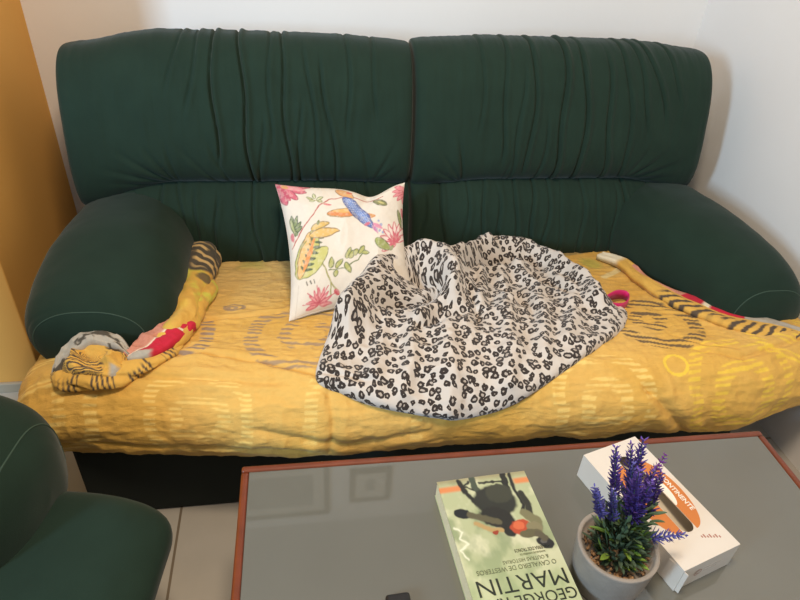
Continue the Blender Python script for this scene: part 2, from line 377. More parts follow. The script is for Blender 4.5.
def throw_color(X,W):
    n=fbm(X*5,W*5,90)
    c=np.zeros(X.shape+(3,))+YEL
    c=mixc(c,YEL2,sstep(-.3,.5,n)*.6)
    c=mixc(c,lin((212,180,116)),sstep(.50,.15,W)*sstep(.6,.1,X)*.85)          # the paler, faded back-left quarter
    c=mixc(c,lin((170,170,90)),sstep(.10,.5,fbm(X*7,W*9,61))*sstep(.3,.1,W)*.6)
    c=mixc(c,lin((214,168,90)),sstep(.05,.5,fbm(X*60,W*60,33))*.12)
    # dark rings on the top
    c=ring_dashes(c,X,W,.945,.545,[.105],.040,50,18,DARKC,.85,1,1.1)
    c=ring_dashes(c,X,W,.935,.53,[.038],.034,50,18,DARKC,.85,2)
    # faded grey lilac rings
    c=ring_dashes(c,X,W,.0,.53,[.125],.036,50,8,LIL,.7,3,1.4,1.1)
    c=ring_dashes(c,X,W,.01,.525,[.058],.03,50,8,LIL,.7,4)
    c=ring_dashes(c,X,W,-.325,.52,[.09],.035,50,5,LIL,.85,5,1.3,1.0)
    for (cx,cw,r) in ((-.18,.377,.020),(-.185,.38,.008)):
        c=mixc(c,LIL,sstep(.005,.003,np.abs(np.hypot((X-cx)*.8,(W-cw)*1.3)-r))*.7)
    # pale rings on the front drop
    c=ring_dashes(c,X,W,.715,.785,[.115],.032,60,4,PALE,.6,6,1.5,1.15)
    c=ring_dashes(c,X,W,.715,.79,[.052],.034,60,4,PALE,.6,7,1.3,1.15)
    c=ring_dashes(c,X,W,1.085,.785,[.135],.03,60,-4,PALEY,.6,8,1.4,1.05)
    c=ring_dashes(c,X,W,1.085,.79,[.07],.036,60,-4,PALEY,.62,9,1.3,1.1)
    c=ring_dashes(c,X,W,-.235,.785,[.105],.026,64,0,PALE,.6,10,2.2,1.3)
    c=ring_dashes(c,X,W,-.235,.785,[.05],.028,64,0,PALE,.6,11,2.0,1.3)
    c=ring_dashes(c,X,W,-.59,.76,[.055,.125],.030,64,0,PALE,.65,12,1.2,.9)
    c=ring_dashes(c,X,W,.13,.80,[.125],.030,70,0,PALE,.5,13,1.6,1.0)
    c=mixc(c,PALEY,sstep(.005,.003,np.abs(np.hypot((X-.915),(W-.712)*1.1)-.028))*.8)
    c=ring_dashes(c,X,W,1.30,.62,[.06,.12],.03,60,30,PALEY,.6,14)
    # green and cream swirls at the back right, near the arm
    c=mixc(c,lin((176,176,84)),sstep(.05,.02,np.hypot(X-.93,(W-.17)*.9))*.7)
    c=mixc(c,lin((230,214,160)),sstep(.014,.008,segdist(X,W,[(.93,.27),(.98,.24),(1.03,.20)])[0])*.8)
    c=mixc(c,lin((120,116,90)),sstep(.02,.01,segdist(X,W,[(.84,.10),(.92,.09)])[0])*.6)
    return c
def throw_disp(X,W):
    d=.0035*fbm(X*5,W*6,7)+.0022*fbm(X*16,W*22,8)
    front=sstep(.56,.70,W)
    d+=.0030*ridge(X*5+W*2,W*15,20)*(.3+.7*front)
    d+=.0020*ridge(X*14,W*26,21)
    d+=.0012*ridge(X*30,W*44,26)
    d+=.006*front*fbm(X*4,W*8,22)
    def crease(pts,dep,wd,side=1):
        q,t=segdist(X,W,pts); e=sstep(0,.12,t)*sstep(1,.88,t)
        return (-dep*np.exp(-(q/wd)**2)+dep*.6*np.exp(-((q-wd*2.6)/(wd*2.2))**2))*e
    d+=crease([(-.30,.455),(-.15,.425),(0,.395),(.12,.38)],.006,.005)
    d+=crease([(-.42,.66),(-.25,.605),(-.1,.635),(.05,.695),(.2,.73)],.007,.006)
    d+=crease([(-.62,.70),(-.45,.685),(-.25,.69),(0,.70)],.005,.008)
    d+=crease([(.80,.74),(.86,.80),(.93,.87),(.97,.91)],.010,.010)
    d+=crease([(.95,.66),(1.1,.705),(1.25,.69),(1.4,.66)],.006,.007)
    d+=crease([(1.0,.43),(1.08,.52),(1.2,.60),(1.36,.655)],.007,.007)
    d+=crease([(.05,.72),(.06,.80),(.05,.90)],.006,.010)
    d+=crease([(.95,.60),(1.02,.66),(1.12,.68)],.004,.006)
    d+=crease([(-.15,.80),(.1,.86),(.3,.83)],.006,.008)
    d+=crease([(-.5,.86),(-.2,.86),(.05,.88)],.005,.007)
    d+=.010*np.exp(-((X-.70)/.12)**2)*front+.008*np.exp(-((X-1.1)/.16)**2)*front
    return d
def seat_normal(X,W):
    e=.004
    a=seat(X+e,W)-seat(X-e,W); b=seat(X,W+e)-seat(X,W-e)
    n=np.cross(b,a); return n/(np.linalg.norm(n,axis=-1)[...,None]+1e-12)
def on_throw(X,W,h=0.0):
    X=np.asarray(X,float);W=np.asarray(W,float)
    return seat(X,W)+seat_normal(X,W)*np.asarray(h)[...,None]
TX0,TX1=-.660,1.415
nx,nw=740,310
gx=np.linspace(TX0,TX1,nx); gw=np.linspace(0,LTOT,nw)
GX,GW=np.meshgrid(gx,gw,indexing='ij')
P=on_throw(GX,GW,throw_disp(GX,GW)+.004)
e=np.clip(np.maximum((TX0+.055-GX)/.055,(GX-TX1+.055)/.055),0,1); s=(1-e**2.4)**(1/2.4)
P[...,2]=.27+(P[...,2]-.27)*(.62+.38*s); P[...,1]=P[...,1]+(1-s)*.03*sstep(1.3,1.0,P[...,1])
# the hem hangs a little unevenly
hem=sstep(.84,.94,GW); P[...,2]+=hem*.006*fbm(GX*9,GX*0+3,44)
m_throw=mat('yellow_cotton_throw',(228,172,62),.85,.05,60,.5,420,sheen=.1,spec=.2,attr='Col',wave=(22,70,70,.55))
throw=thing('sofa_throw','yellow cotton throw with ring motifs spread over the green sofa seat','throw',(.36,1.35,.25))
mesh_obj('cover',P.reshape(-1,3),grid_faces(nx,nw)[:,::-1],m_throw,throw,colors=throw_color(GX,GW).reshape(-1,3))
m_roll=mat('patterned_throw_edge',(228,172,62),.85,.05,60,.5,420,sheen=.1,spec=.2,attr='Col')
def wpath(pts): return np.array([on_throw(np.array(p[0]),np.array(p[1]),np.array(p[2])) for p in pts])
def colored_tube(name,pts,rad,colf,seed,nseg=40,n=150,flat=.8,twist=0,wr=.12,parent=None,spiral=3):
    V,F,S,TH=tube(wpath(pts),rad,nseg,n,flat,twist)
    Cn=np.repeat(smooth_path(wpath(pts),n),nseg,0)
    k=1+wr*fbm(S*9,TH*1.3+S*spiral*2,seed)+wr*1.1*(np.abs(np.sin((TH*spiral+S*18+1.2*vnoise(S*7,S*0,seed))*.5))-.6)
    k=k*(np.clip(np.minimum(S,1-S)/.03,0,1)**.5*.9+.1)
    V=Cn+(V-Cn)*k[:,None]
    return mesh_obj(name,V,F,m_roll,parent,colors=colf(S,TH),recalc=True)
GREYD=lin((84,78,68)); TAN=lin((208,176,120)); LIME=lin((206,200,84)); PINK=lin((206,140,118)); RED=lin((196,40,62)); PGREY=lin((176,168,154)); CREAM=lin((236,224,196))
def col_twist(S,TH):
    a=TH+S*5
    c=np.zeros(S.shape+(3,))+YEL
    n=fbm(S*12,a*.8,5)
    c=mixc(c,LIME,sstep(-.15,.25,n)*sstep(.7,.45,S))
    c=mixc(c,lin((216,180,80)),sstep(.1,.3,fbm(S*8,a,8))*.7)
    c=mixc(c,GREYD,sstep(.31,.29,S+.02*np.sin(a*2)))
    c=mixc(c,TAN,sstep(.014,.008,np.abs(((S*1.0+.03*np.sin(a*1.0+1))%.052)-.026))*sstep(.30,.28,S)*sstep(-.05,.12,vnoise(S*16,a*1.5,3)))
    for s0,a0 in ((.36,3.0),(.46,1.2),(.40,5.0)):
        c=mixc(c,GREYD,sstep(.035,.025,np.hypot(S-s0,(((a-a0+np.pi)%(2*np.pi))-np.pi)*.05))*.85)
    return c
def col_stripe(S,TH,f=26,lo=.0,hi=1.0):
    a=TH*.16
    c=np.zeros(S.shape+(3,))+YEL
    st=np.sin((S*f+a*2+.25*vnoise(S*9,TH,2))*2*np.pi)
    k=sstep(.0,.35,st)*sstep(-.12,.08,vnoise(S*5+3,TH*.7,6))*sstep(lo,lo+.03,S)*sstep(hi,hi-.03,S)
    return mixc(c,DARKC,k*.95)
tw=colored_tube('twisted_edge',[(-.282,.085,.040),(-.292,.17,.042),(-.302,.27,.036),(-.300,.38,.030),(-.292,.47,.026),(-.308,.55,.022),(-.345,.61,.018)],[.052,.054,.048,.040,.036,.034,.026],col_twist,51,parent=throw,n=260,twist=4,spiral=2,wr=.26)
f3=colored_tube('twisted_fold',[(-.262,.20,.020),(-.258,.30,.024),(-.268,.39,.022),(-.285,.48,.020),(-.30,.56,.014)],[.014,.026,.026,.024,.014],lambda S,T:mixc(mixc(np.zeros(S.shape+(3,))+YEL,LIME,sstep(.0,.3,fbm(S*7,T*.8,15))),GREYD,sstep(.16,.10,S)),57,parent=throw,n=120,twist=3,spiral=2,wr=.25); f3['label']='yellow and lime twisted fold'
tw['label']='rolled grey, green and yellow strip along the left arm'
kn=colored_tube('striped_fold',[(-.290,.565,.010),(-.335,.635,.014),(-.395,.685,.016),(-.455,.705,.017),(-.515,.700,.018),(-.552,.67,.014)],[.014,.024,.032,.036,.030,.012],lambda S,T:mixc(col_stripe(S,T,34),YEL,sstep(.25,.45,np.sin(S*30+1))),52,parent=throw,flat=.55,spiral=2,wr=.3)
kn['label']='yellow fold with dark stripes'
def bunch(cx,cw,ra,rw,hh,seed):
    n,m=150,60; th=np.linspace(0,2*np.pi,n,endpoint=False); r=np.linspace(0,1,m)
    RR,TH=np.meshgrid(r,th,indexing='ij')
    k=1+.18*fbm(np.cos(TH)*1.6+4,np.sin(TH)*1.6,seed)
    X=cx+ra*RR*np.cos(TH)*k; W=cw+rw*RR*np.sin(TH)*k
    dome=np.sqrt(np.clip(1-RR**2.4,0,1))
    q=ridge(X*15+.3*vnoise(W*30,X*30,2),W*18,seed,2)
    H=.002+dome*(hh*.55+hh*.55*q+.006*fbm(X*60,W*60,seed))
    cell=np.floor(vnoise(X*22,W*26,seed+9)*4)
    ang=.9*cell+1.1*vnoise(X*20,W*20,3)
    st=np.sin((X*np.cos(ang)+W*np.sin(ang))*2*np.pi*115)
    c=mixc(np.zeros(X.shape+(3,))+YEL,DARKC,sstep(0,.35,st)*sstep(-.15,.0,vnoise(X*24+7,W*24,5))*.95)
    c=mixc(c,PGREY,sstep(.0,.012,X-cx-ra*.45)*sstep(.1,.2,vnoise(X*30,W*30,8)))
    return mesh_obj('crumpled_bunch',on_throw(X,W,H).reshape(-1,3),grid_faces(m,n,False,True),m_roll,throw,colors=c.reshape(-1,3))
k2=bunch(-.462,.668,.075,.058,.052,53)
k2['label']='crumpled yellow bunch with dark stripes'
def strip(name,pts,wid,colf,seed,h=.004,n=90,m=26,parent=None,lift=.004):
    """a flat folded strip of cloth with real thickness"""
    C_=smooth_path(np.array(pts,float),n); T=np.gradient(C_[:,:2],axis=0); T/=np.linalg.norm(T,axis=1)[:,None]
    Nn=np.stack([-T[:,1],T[:,0]],1); s=np.linspace(0,1,n); w=np.interp(s,np.linspace(0,1,len(wid)),wid)
    q=np.linspace(-1,1,m); S,Q=np.meshgrid(s,q,indexing='ij')
    X=C_[:,0][:,None]+Nn[:,0][:,None]*w[:,None]*Q; W=C_[:,1][:,None]+Nn[:,1][:,None]*w[:,None]*Q
    H=C_[:,2][:,None]+.006*fbm(S*7,Q*1.2,seed)+.004*ridge(S*5,Q*.8+2,seed+1)-.006*np.abs(Q)**4
    top=on_throw(X,W,H+lift); bot=on_throw(X,W,H*.6-.004)
    nv=n*m; V=np.vstack([top.reshape(-1,3),bot.reshape(-1,3)])
    F=[tuple(f) for f in grid_faces(n,m)[:,::-1]]+[tuple(f+nv) for f in grid_faces(n,m)]
    b=[i*m for i in range(n)]+[(n-1)*m+j for j in range(1,m)]+[i*m+m-1 for i in range(n-2,-1,-1)]+[j for j in range(m-2,0,-1)]
    for i in range(len(b)): a,d=b[i],b[(i+1)%len(b)]; F.append((a,d,d+nv,a+nv))
    c=colf(S,Q).reshape(-1,3)
    return mesh_obj(name,V,F,m_roll,parent,colors=np.vstack([c,c]),recalc=True)
def col_pink(S,Q):
    c=np.zeros(S.shape+(3,))+PINK
    c=mixc(c,lin((190,120,100)),sstep(0,.3,fbm(S*30,Q*12,4))*.4)
    c=mixc(c,CREAM,sstep(.1,.05,np.abs(Q-.12)))
    c=mixc(c,RED,sstep(.14,.2,Q))
    c=mixc(c,PGREY,sstep(.14,.2,Q)*sstep(.32,.24,S+.06*np.sin(Q*6)))
    c=mixc(c,CREAM,sstep(.14,.2,Q)*sstep(.03,.015,np.abs(S-.72-.1*Q)))
    return c
st=strip('printed_flap',[(-.398,.655,.030),(-.365,.625,.034),(-.33,.565,.036),(-.300,.495,.034)],[.010,.034,.044,.042],col_pink,61,parent=throw); st['label']='pink and red printed flap by the left arm'
def col_grey(S,Q): return mixc(np.zeros(S.shape+(3,))+PGREY,GREYD,sstep(.0,.2,fbm(S*8,Q*2,9)))
st=strip('grey_hem',[(-.545,.69,.020),(-.52,.645,.044),(-.48,.618,.060),(-.43,.618,.050),(-.39,.645,.030)],[.012,.018,.018,.018,.008],col_grey,62,parent=throw); st['label']='grey folded hem at the left arm'
def col_right(S,Q):
    c=np.zeros(S.shape+(3,))+YEL
    c=mixc(c,CREAM,sstep(.17,.12,S))
    k=(S>.22)&(Q<-.05)
    c=np.where(k[...,None],np.where((S<.50)[...,None],PINK,np.where((S<.76)[...,None],RED,PGREY)),c)
    c=mixc(c,CREAM,sstep(.02,.01,np.abs(S-.60))*(Q<-.05))
    st=np.sin((S*24+Q*1.2)*2*np.pi+vnoise(S*20,Q*3,3)*2)
    c=mixc(c,DARKC,sstep(.0,.3,st)*(Q>.12)*sstep(.42,.46,S)*.95*sstep(-.4,-.2,vnoise(S*9,Q,5)))
    return c
st=strip('rolled_edge',[(.975,.135,.022),(1.020,.215,.028),(1.035,.32,.022),(1.075,.445,.022),(1.145,.545,.020),(1.235,.612,.014),(1.335,.655,.004)],[.018,.024,.026,.042,.048,.046,.026],col_right,63,parent=throw,n=160); st['label']='folded strip with pink, red and dark stripes along the right arm'

# ------------------------------------------------------------------ leopard blanket
def leopard_mat():
    m=bpy.data.materials.new('leopard_print_fleece'); m.use_nodes=True; nt=m.node_tree; N=nt.nodes; K=nt.links; b=N['Principled BSDF']
    uv=N.new('ShaderNodeUVMap'); uv.uv_map='UVMap'
    n=N.new('ShaderNodeTexNoise'); n.inputs['Scale'].default_value=55; n.inputs['Detail'].default_value=2; K.new(uv.outputs[0],n.inputs['Vector'])
    sub=N.new('ShaderNodeVectorMath'); sub.operation='SUBTRACT'; sub.inputs[1].default_value=(.5,.5,.5); K.new(n.outputs['Color'],sub.inputs[0])
    scl=N.new('ShaderNodeVectorMath'); scl.operation='SCALE'; scl.inputs['Scale'].default_value=.016; K.new(sub.outputs[0],scl.inputs[0])
    add=N.new('ShaderNodeVectorMath'); K.new(uv.outputs[0],add.inputs[0]); K.new(scl.outputs[0],add.inputs[1])
    v=N.new('ShaderNodeTexVoronoi'); v.voronoi_dimensions='2D'; v.inputs['Scale'].default_value=47; v.inputs['Randomness'].default_value=.8; K.new(add.outputs[0],v.inputs['Vector'])
    n2=N.new('ShaderNodeTexNoise'); n2.inputs['Scale'].default_value=75; n2.inputs['Detail'].default_value=1; K.new(uv.outputs[0],n2.inputs['Vector'])
    def math_(op,a,bb,c=None):
        q=N.new('ShaderNodeMath'); q.operation=op
        for i,x in enumerate((a,bb) if c is None else (a,bb,c)):
            if isinstance(x,(int,float)): q.inputs[i].default_value=x
            else: K.new(x,q.inputs[i])
        return q.outputs[0]
    d=v.outputs['Distance']
    w=math_('MULTIPLY_ADD',n2.outputs['Fac'],.40,.03)                      # ring half width varies, closes to gaps
    sepc=N.new('ShaderNodeSeparateColor'); K.new(v.outputs['Color'],sepc.inputs[0])
    rad=math_('MULTIPLY_ADD',sepc.outputs[0],.18,.16)
    q=math_('ABSOLUTE',math_('SUBTRACT',d,rad),0)
    ringd=math_('SUBTRACT',q,math_('MULTIPLY',w,.62))
    mr=N.new('ShaderNodeMapRange'); mr.inputs[1].default_value=-.015; mr.inputs[2].default_value=.02; mr.inputs[3].default_value=1; mr.inputs[4].default_value=0; K.new(ringd,mr.inputs[0])
    inner=N.new('ShaderNodeMapRange'); K.new(math_('SUBTRACT',d,rad),inner.inputs[0]); inner.inputs[1].default_value=-.02; inner.inputs[2].default_value=.02; inner.inputs[3].default_value=.55; inner.inputs[4].default_value=0
    mx=N.new('ShaderNodeMixRGB'); mx.inputs[1].default_value=L4((204,195,186)); mx.inputs[2].default_value=L4((150,136,124)); K.new(inner.outputs[0],mx.inputs[0])
    mx2=N.new('ShaderNodeMixRGB'); mx2.inputs[2].default_value=L4((56,48,44)); K.new(mx.outputs[0],mx2.inputs[1]); K.new(mr.outputs[0],mx2.inputs[0])
    K.new(mx2.outputs[0],b.inputs['Base Color']); b.inputs['Roughness'].default_value=.9; b.inputs['Sheen Weight'].default_value=.25; b.inputs['Specular IOR Level'].default_value=.2
    n3=N.new('ShaderNodeTexNoise'); n3.inputs['Scale'].default_value=500; K.new(uv.outputs[0],n3.inputs['Vector'])
    bp=N.new('ShaderNodeBump'); bp.inputs['Strength'].default_value=.4; bp.inputs['Distance'].default_value=.002; K.new(n3.outputs['Fac'],bp.inputs['Height']); K.new(bp.outputs[0],b.inputs['Normal'])
    return m
OUT=[(.026,.705),(.040,.618),(.078,.508),(.105,.42),(.135,.345),(.170,.305),(.225,.265),(.285,.195),(.36,.19),(.425,.215),(.46,.22),(.51,.13),(.575,.088),(.66,.085),(.735,.10),(.79,.165),(.825,.25),(.842,.34),(.838,.42),(.852,.455),(.893,.482),(.868,.535),(.82,.588),(.707,.668),(.62,.715),(.555,.748),(.47,.785),(.375,.805),(.31,.803),(.25,.790),(.145,.764),(.08,.735)]
def blanket():
    O=np.array(OUT); n=len(O); nt_,nr=420,150
    # closed smooth outline
    out=[]
    for s in np.linspace(0,n,nt_,endpoint=False):
        i=int(s);t=s-i;a,b,c,d=O[(i-1)%n],O[i%n],O[(i+1)%n],O[(i+2)%n]
        out.append(.5*((2*b)+(-a+c)*t+(2*a-5*b+4*c-d)*t**2+(-a+3*b-3*c+d)*t**3))
    O=np.array(out); ctr=np.array((.46,.47))
    r=np.linspace(0,1,nr)**.8
    Xc=ctr[0]+(O[:,0]-ctr[0])[None]*r[:,None]; Wc=ctr[1]+(O[:,1]-ctr[1])[None]*r[:,None]
    Rr=np.repeat(r[:,None],nt_,1)
    wx=Xc+.018*fbm(Xc*7,Wc*7,70); ww=Wc+.018*fbm(Xc*7+9,Wc*7,71)
    h=np.zeros_like(Xc)
    RID=[([(.11,.53),(.165,.43),(.225,.355),(.285,.29),(.345,.26),(.395,.29),(.415,.37)],.100,.054),
         ([(.36,.27),(.42,.27),(.48,.24)],.075,.040),
         ([(.20,.44),(.26,.37),(.31,.34)],.028,.022),
         ([(.40,.43),(.43,.34),(.465,.26),(.52,.18),(.58,.14)],.066,.036),
         ([(.57,.115),(.64,.115),(.73,.13),(.78,.21),(.812,.31),(.815,.40),(.80,.47)],.052,.032),
         ([(.44,.42),(.40,.43),(.35,.47),(.30,.52)],.030,.022),
         ([(.40,.42),(.375,.53),(.345,.66),(.32,.77)],.020,.028),
         ([(.60,.26),(.57,.40),(.53,.55),(.48,.73)],.022,.024),
         ([(.66,.24),(.67,.36),(.63,.52),(.58,.66)],.018,.020),
         ([(.76,.27),(.76,.40),(.72,.52),(.66,.63)],.016,.022),
         ([(.22,.50),(.19,.60),(.16,.70)],.016,.022),
         ([(.28,.55),(.25,.66),(.22,.74)],.014,.018),
         ([(.47,.46),(.50,.38),(.53,.30),(.54,.22)],.020,.018)]
    for pts,hh,sg in RID:
        q,t=segdist(wx,ww,pts); h=np.maximum(h,hh*np.exp(-(q/sg)**2))*.85+.15*(h+hh*np.exp(-(q/sg)**2))
    for (cx,cw,dep,sg) in ((.362,.402,.060,.020),(.605,.205,.055,.024),(.47,.33,.018,.02),(.245,.46,.015,.03),(.56,.19,.02,.02)):
        h-=dep*np.exp(-(((wx-cx)/(sg*1.4))**2+((ww-cw)/sg)**2))
    for pts,dep,sg in (([(.16,.50),(.23,.455),(.31,.43),(.37,.41)],.020,.011),([(.24,.37),(.31,.345),(.36,.365),(.385,.40)],.024,.012),([(.20,.40),(.25,.385)],.012,.010),
                       ([(.47,.29),(.53,.225),(.60,.195),(.66,.205)],.034,.014),([(.64,.165),(.70,.19),(.75,.25)],.018,.012),([(.66,.27),(.73,.36),(.75,.45)],.014,.011),
                       ([(.44,.36),(.47,.45),(.45,.56)],.014,.012),([(.28,.56),(.34,.52),(.42,.50)],.012,.012),([(.55,.33),(.62,.45),(.60,.56)],.010,.012)):
        q,t=segdist(wx,ww,pts); h-=dep*np.exp(-(q/sg)**2)*sstep(0,.15,t)*sstep(1.0,.85,t)-.35*dep*np.exp(-((q-sg*2.6)/(sg*1.8))**2)
    h+=.010*fbm(Xc*8,Wc*8,72)+.006*ridge(Xc*7+Wc*3,Wc*7-Xc*4,73)+.003*ridge(Xc*16,Wc*12,74)
    base=.016
    td=throw_disp(Xc,Wc)+.004
    edge=np.clip((1-Rr)/.05,0,1); edge=np.sqrt(1-(1-edge)**2)
    H=td+.0015+(base+np.maximum(h,-.012))*edge
    P=on_throw(Xc,Wc,H)
    # the back folds lean toward the backrest a little
    L=np.r_[np.zeros((1,nt_)),np.cumsum(np.linalg.norm(np.diff(P,axis=0),axis=-1),axis=0)]
    dr=np.stack([O[:,0]-ctr[0],O[:,1]-ctr[1]],-1); dr/=np.linalg.norm(dr,axis=1)[:,None]
    uv=dr[None]*L[...,None]*1.0+np.array((3.1,2.3))
    F=grid_faces(nr,nt_,False,True)[1:] if False else grid_faces(nr,nt_,False,True)
    o=mesh_obj('leopard_blanket',P.reshape(-1,3),F,leopard_mat(),None,uv=uv.reshape(-1,2))
    return o
bl=blanket()
tag(bl,'crumpled white and black leopard print fleece blanket on the yellow throw','blanket')
m_rib=mat('magenta_ribbon',(206,24,104),.55,.05,60,.2,300,sheen=.2)
q=np.array([(.842,.452,.030),(.880,.432,.034),(.915,.425,.028),(.921,.440,.020),(.90,.462,.014),(.872,.478,.018),(.842,.474,.022)])
V=[];F=[]
cp=smooth_path(q,40); n=len(cp)
top=on_throw(cp[:,0],cp[:,1],cp[:,2]+.012); bot=on_throw(cp[:,0],cp[:,1],np.maximum(cp[:,2]-.014,.001))
tk=np.array([0,.0012,.0012]); V=np.vstack([top+tk,bot+tk,bot-tk,top-tk])
for i in range(n-1):
    for a,b in ((0,1),(1,2),(2,3),(3,0)): F.append((a*n+i,a*n+i+1,b*n+i+1,b*n+i))
F+= [(0,n,2*n,3*n),(n-1,4*n-1,3*n-1,2*n-1)]
rb=mesh_obj('ribbon_loop',V,F,m_rib,bl); rb['label']='magenta ribbon loop'
# ------------------------------------------------------------------ floral cushion
def bilin(a,b,TL,TR,BL,BR):
    TL,TR,BL,BR=[np.array(k,float) for k in (TL,TR,BL,BR)]
    a=a[...,None];b=b[...,None]
    return (TL*(1-a)+TR*a)*(1-b)+(BL*(1-a)+BR*a)*b
def pillow_color(A,B):
    q=bilin(A,B,(42,47),(530,55),(95,572),(590,540)); x,y=q[...,0],q[...,1]
    jx=x+5*vnoise(x/22,y/22,3); jy=y+5*vnoise(x/22,y/22,4)
    c=np.zeros(x.shape+(3,))+lin((222,212,198))
    def el(cx,cy,rx,ry,ang,col,al=1,soft=.12):
        nonlocal c
        ca,sa=math.cos(R(ang)),math.sin(R(ang)); dx,dy=jx-cx,jy-cy
        r=np.hypot((dx*ca+dy*sa)/rx,(-dx*sa+dy*ca)/ry); c=mixc(c,lin(col),sstep(1+soft,1-soft,r)*al)
    def leaf(x0,y0,x1,y1,w,col,edge=None,al=1):
        nonlocal c
        L=math.hypot(x1-x0,y1-y0); ux,uy=(x1-x0)/L,(y1-y0)/L; dx,dy=jx-x0,jy-y0
        t=(dx*ux+dy*uy)/L; p=np.abs(-dx*uy+dy*ux); wd=w*np.sqrt(np.clip(np.sin(np.pi*np.clip(t,0,1)),0,1))*(1.15-.35*t)
        ins=(t>0)&(t<1); k=sstep(1.5,-1.5,p-wd)*ins
        if edge is not None:
            c=mixc(c,lin(edge),k*al); k=sstep(1.5,-1.5,p-wd+4.5)*ins
        c=mixc(c,lin(col),k*al)
    def line(pts,w,col,al=1):
        nonlocal c
        d,_=segdist(jx,jy,pts); c=mixc(c,lin(col),sstep(w+1.2,w-.8,d)*al)
    PK,DPK,GRN,OLV,ORG,BLU=(214,96,118),(172,46,84),(108,120,62),(150,146,78),(222,152,72),(70,100,168)
    # stems
    line([(85,320),(130,255),(170,210),(200,165),(240,135),(300,118),(390,104),(440,96)],2.6,(176,84,78))
    line([(215,400),(235,440),(250,480),(275,505)],3,OLV); line([(245,470),(250,520)],2.5,OLV)
    line([(240,425),(300,420),(350,390),(375,350)],2,(96,112,60))
    # top-left pink flower
    for a in range(-20,130,24): leaf(45,50,45+125*math.cos(R(a)),50+100*math.sin(R(a)),20,(204,84,110),(158,40,76))
    leaf(60,55,150,80,14,(228,140,150)); leaf(50,60,90,130,14,(186,50,86)); el(75,62,14,9,20,(210,150,90))
    # small sprig by the flower
    for x0,y0,x1,y1 in ((185,130,180,100),(190,138,218,120),(178,135,150,118),(185,140,160,140),(195,145,215,142)): leaf(x0,y0,x1,y1,8,(206,206,160),(120,128,80))
    line([(160,125),(190,140),(230,160)],1.3,OLV); leaf(215,158,248,162,5,(200,60,80))
    # left green leaf cluster
    for x1,y1 in ((85,190),(110,195),(125,225),(130,245),(112,272)): leaf(95,262,x1,y1,11,(124,140,90),(58,80,52))
    leaf(80,200,100,280,9,(172,178,120),(84,100,60)); leaf(82,262,92,300,8,(204,110,120))
    # large paisley leaf
    leaf(118,442,185,262,46,(190,186,98),(112,118,60)); leaf(125,435,235,335,38,(196,192,110),(120,126,64))
    leaf(120,440,160,270,27,(226,180,110),(150,120,70))
    for k in range(7):
        t=k/6; bx,by=140+52*t,415-120*t
        leaf(bx,by,bx+34-6*t,by-4+10*t,6,(62,84,52)); leaf(bx,by,bx-18,by-22,5,(78,92,56))
    leaf(135,420,185,290,9,(224,140,66)); 
    leaf(160,285,280,275,20,(220,178,96),(140,110,60)); leaf(165,265,240,240,16,(214,176,92),(140,116,66)); leaf(195,250,200,228,6,(110,120,66))
    # centre sprig
    for x0,y0,x1,y1 in ((245,420,250,375),(262,418,292,385),(305,385,320,340),(318,385,330,352),(352,365,372,335),(362,360,395,362),(300,400,325,440),(268,425,262,452),(335,372,345,345)): leaf(x0,y0,x1,y1,11,(172,172,92),(96,108,54))
    # bird
    leaf(262,72,330,120,22,(214,150,84),(150,112,72)); el(300,92,24,17,30,(214,160,96)); el(312,88,10,8,0,(206,96,70))
    leaf(345,195,228,205,22,(214,128,62),(150,120,66)); leaf(330,185,250,195,9,(226,170,90)); leaf(350,195,415,205,14,(206,142,80))
    leaf(292,118,408,262,30,BLU,(44,66,128)); leaf(300,125,390,235,14,(96,130,196))
    dots=(np.sin(jx*.55+jy*.2)*np.sin(jy*.55-jx*.2)); rr=sstep(.35,.6,dots)
    ca,sa=math.cos(R(51)),math.sin(R(51)); inb=np.hypot(((jx-348)*ca+(jy-188)*sa)/85,(-(jx-348)*sa+(jy-188)*ca)/24)
    c=mixc(c,lin((206,216,236)),rr*(inb<.95)*.8)
    leaf(395,235,372,252,7,(196,90,120)); 
    for cx,cy,r in ((440,248,7),(430,228,6),(452,280,6),(418,262,9),(436,272,6)): el(cx,cy,r,r,0,(150,160,196))
    leaf(405,240,450,265,7,(214,130,160)); leaf(405,250,430,285,6,(190,110,160))
    leaf(400,104,466,160,16,(120,122,66),(78,84,48)); leaf(420,118,452,146,4,(200,190,120))
    # right pink flowers
    for a in range(150,330,22): leaf(515,318,515+80*math.cos(R(a)),318+85*math.sin(R(a)),13,(238,214,208),(200,72,96))
    for a in range(160,330,30): leaf(515,318,515+45*math.cos(R(a)),318+45*math.sin(R(a)),7,(206,80,104))
    leaf(415,310,485,350,22,(150,160,84),(96,110,56)); leaf(480,355,500,330,8,(120,130,70))
    for a in range(60,240,30): leaf(540,95,540+60*math.cos(R(a)),95+55*math.sin(R(a)),12,(222,130,140),(198,84,104))
    leaf(515,180,545,260,10,(124,136,74),(80,92,50)); leaf(535,170,548,215,8,(196,60,92))
    # bottom flower
    for a in range(170,380,24): leaf(205,545,205+52*math.cos(R(a)),545+60*math.sin(R(a)),8,(226,140,144),(204,86,104))
    for a in range(180,370,40): line([(205,540),(205+62*math.cos(R(a)),535+58*math.sin(R(a)))],1.4,(190,50,80))
    for k in range(3): line([(150+14*k,455),(155+14*k,468)],2,(80,76,66))
    leaf(265,500,280,525,9,(196,60,80)); leaf(150,300,120,330,3,OLV)
    fade=.10+.22*sstep(-.1,.4,fbm(x/9,y/9,40)); c=mixc(c,lin((232,222,206)),fade)
    c=mixc(c,lin((206,192,176)),sstep(2.5,1,np.abs(x-(118-.0*y)))*(y>460)*.6)
    return c
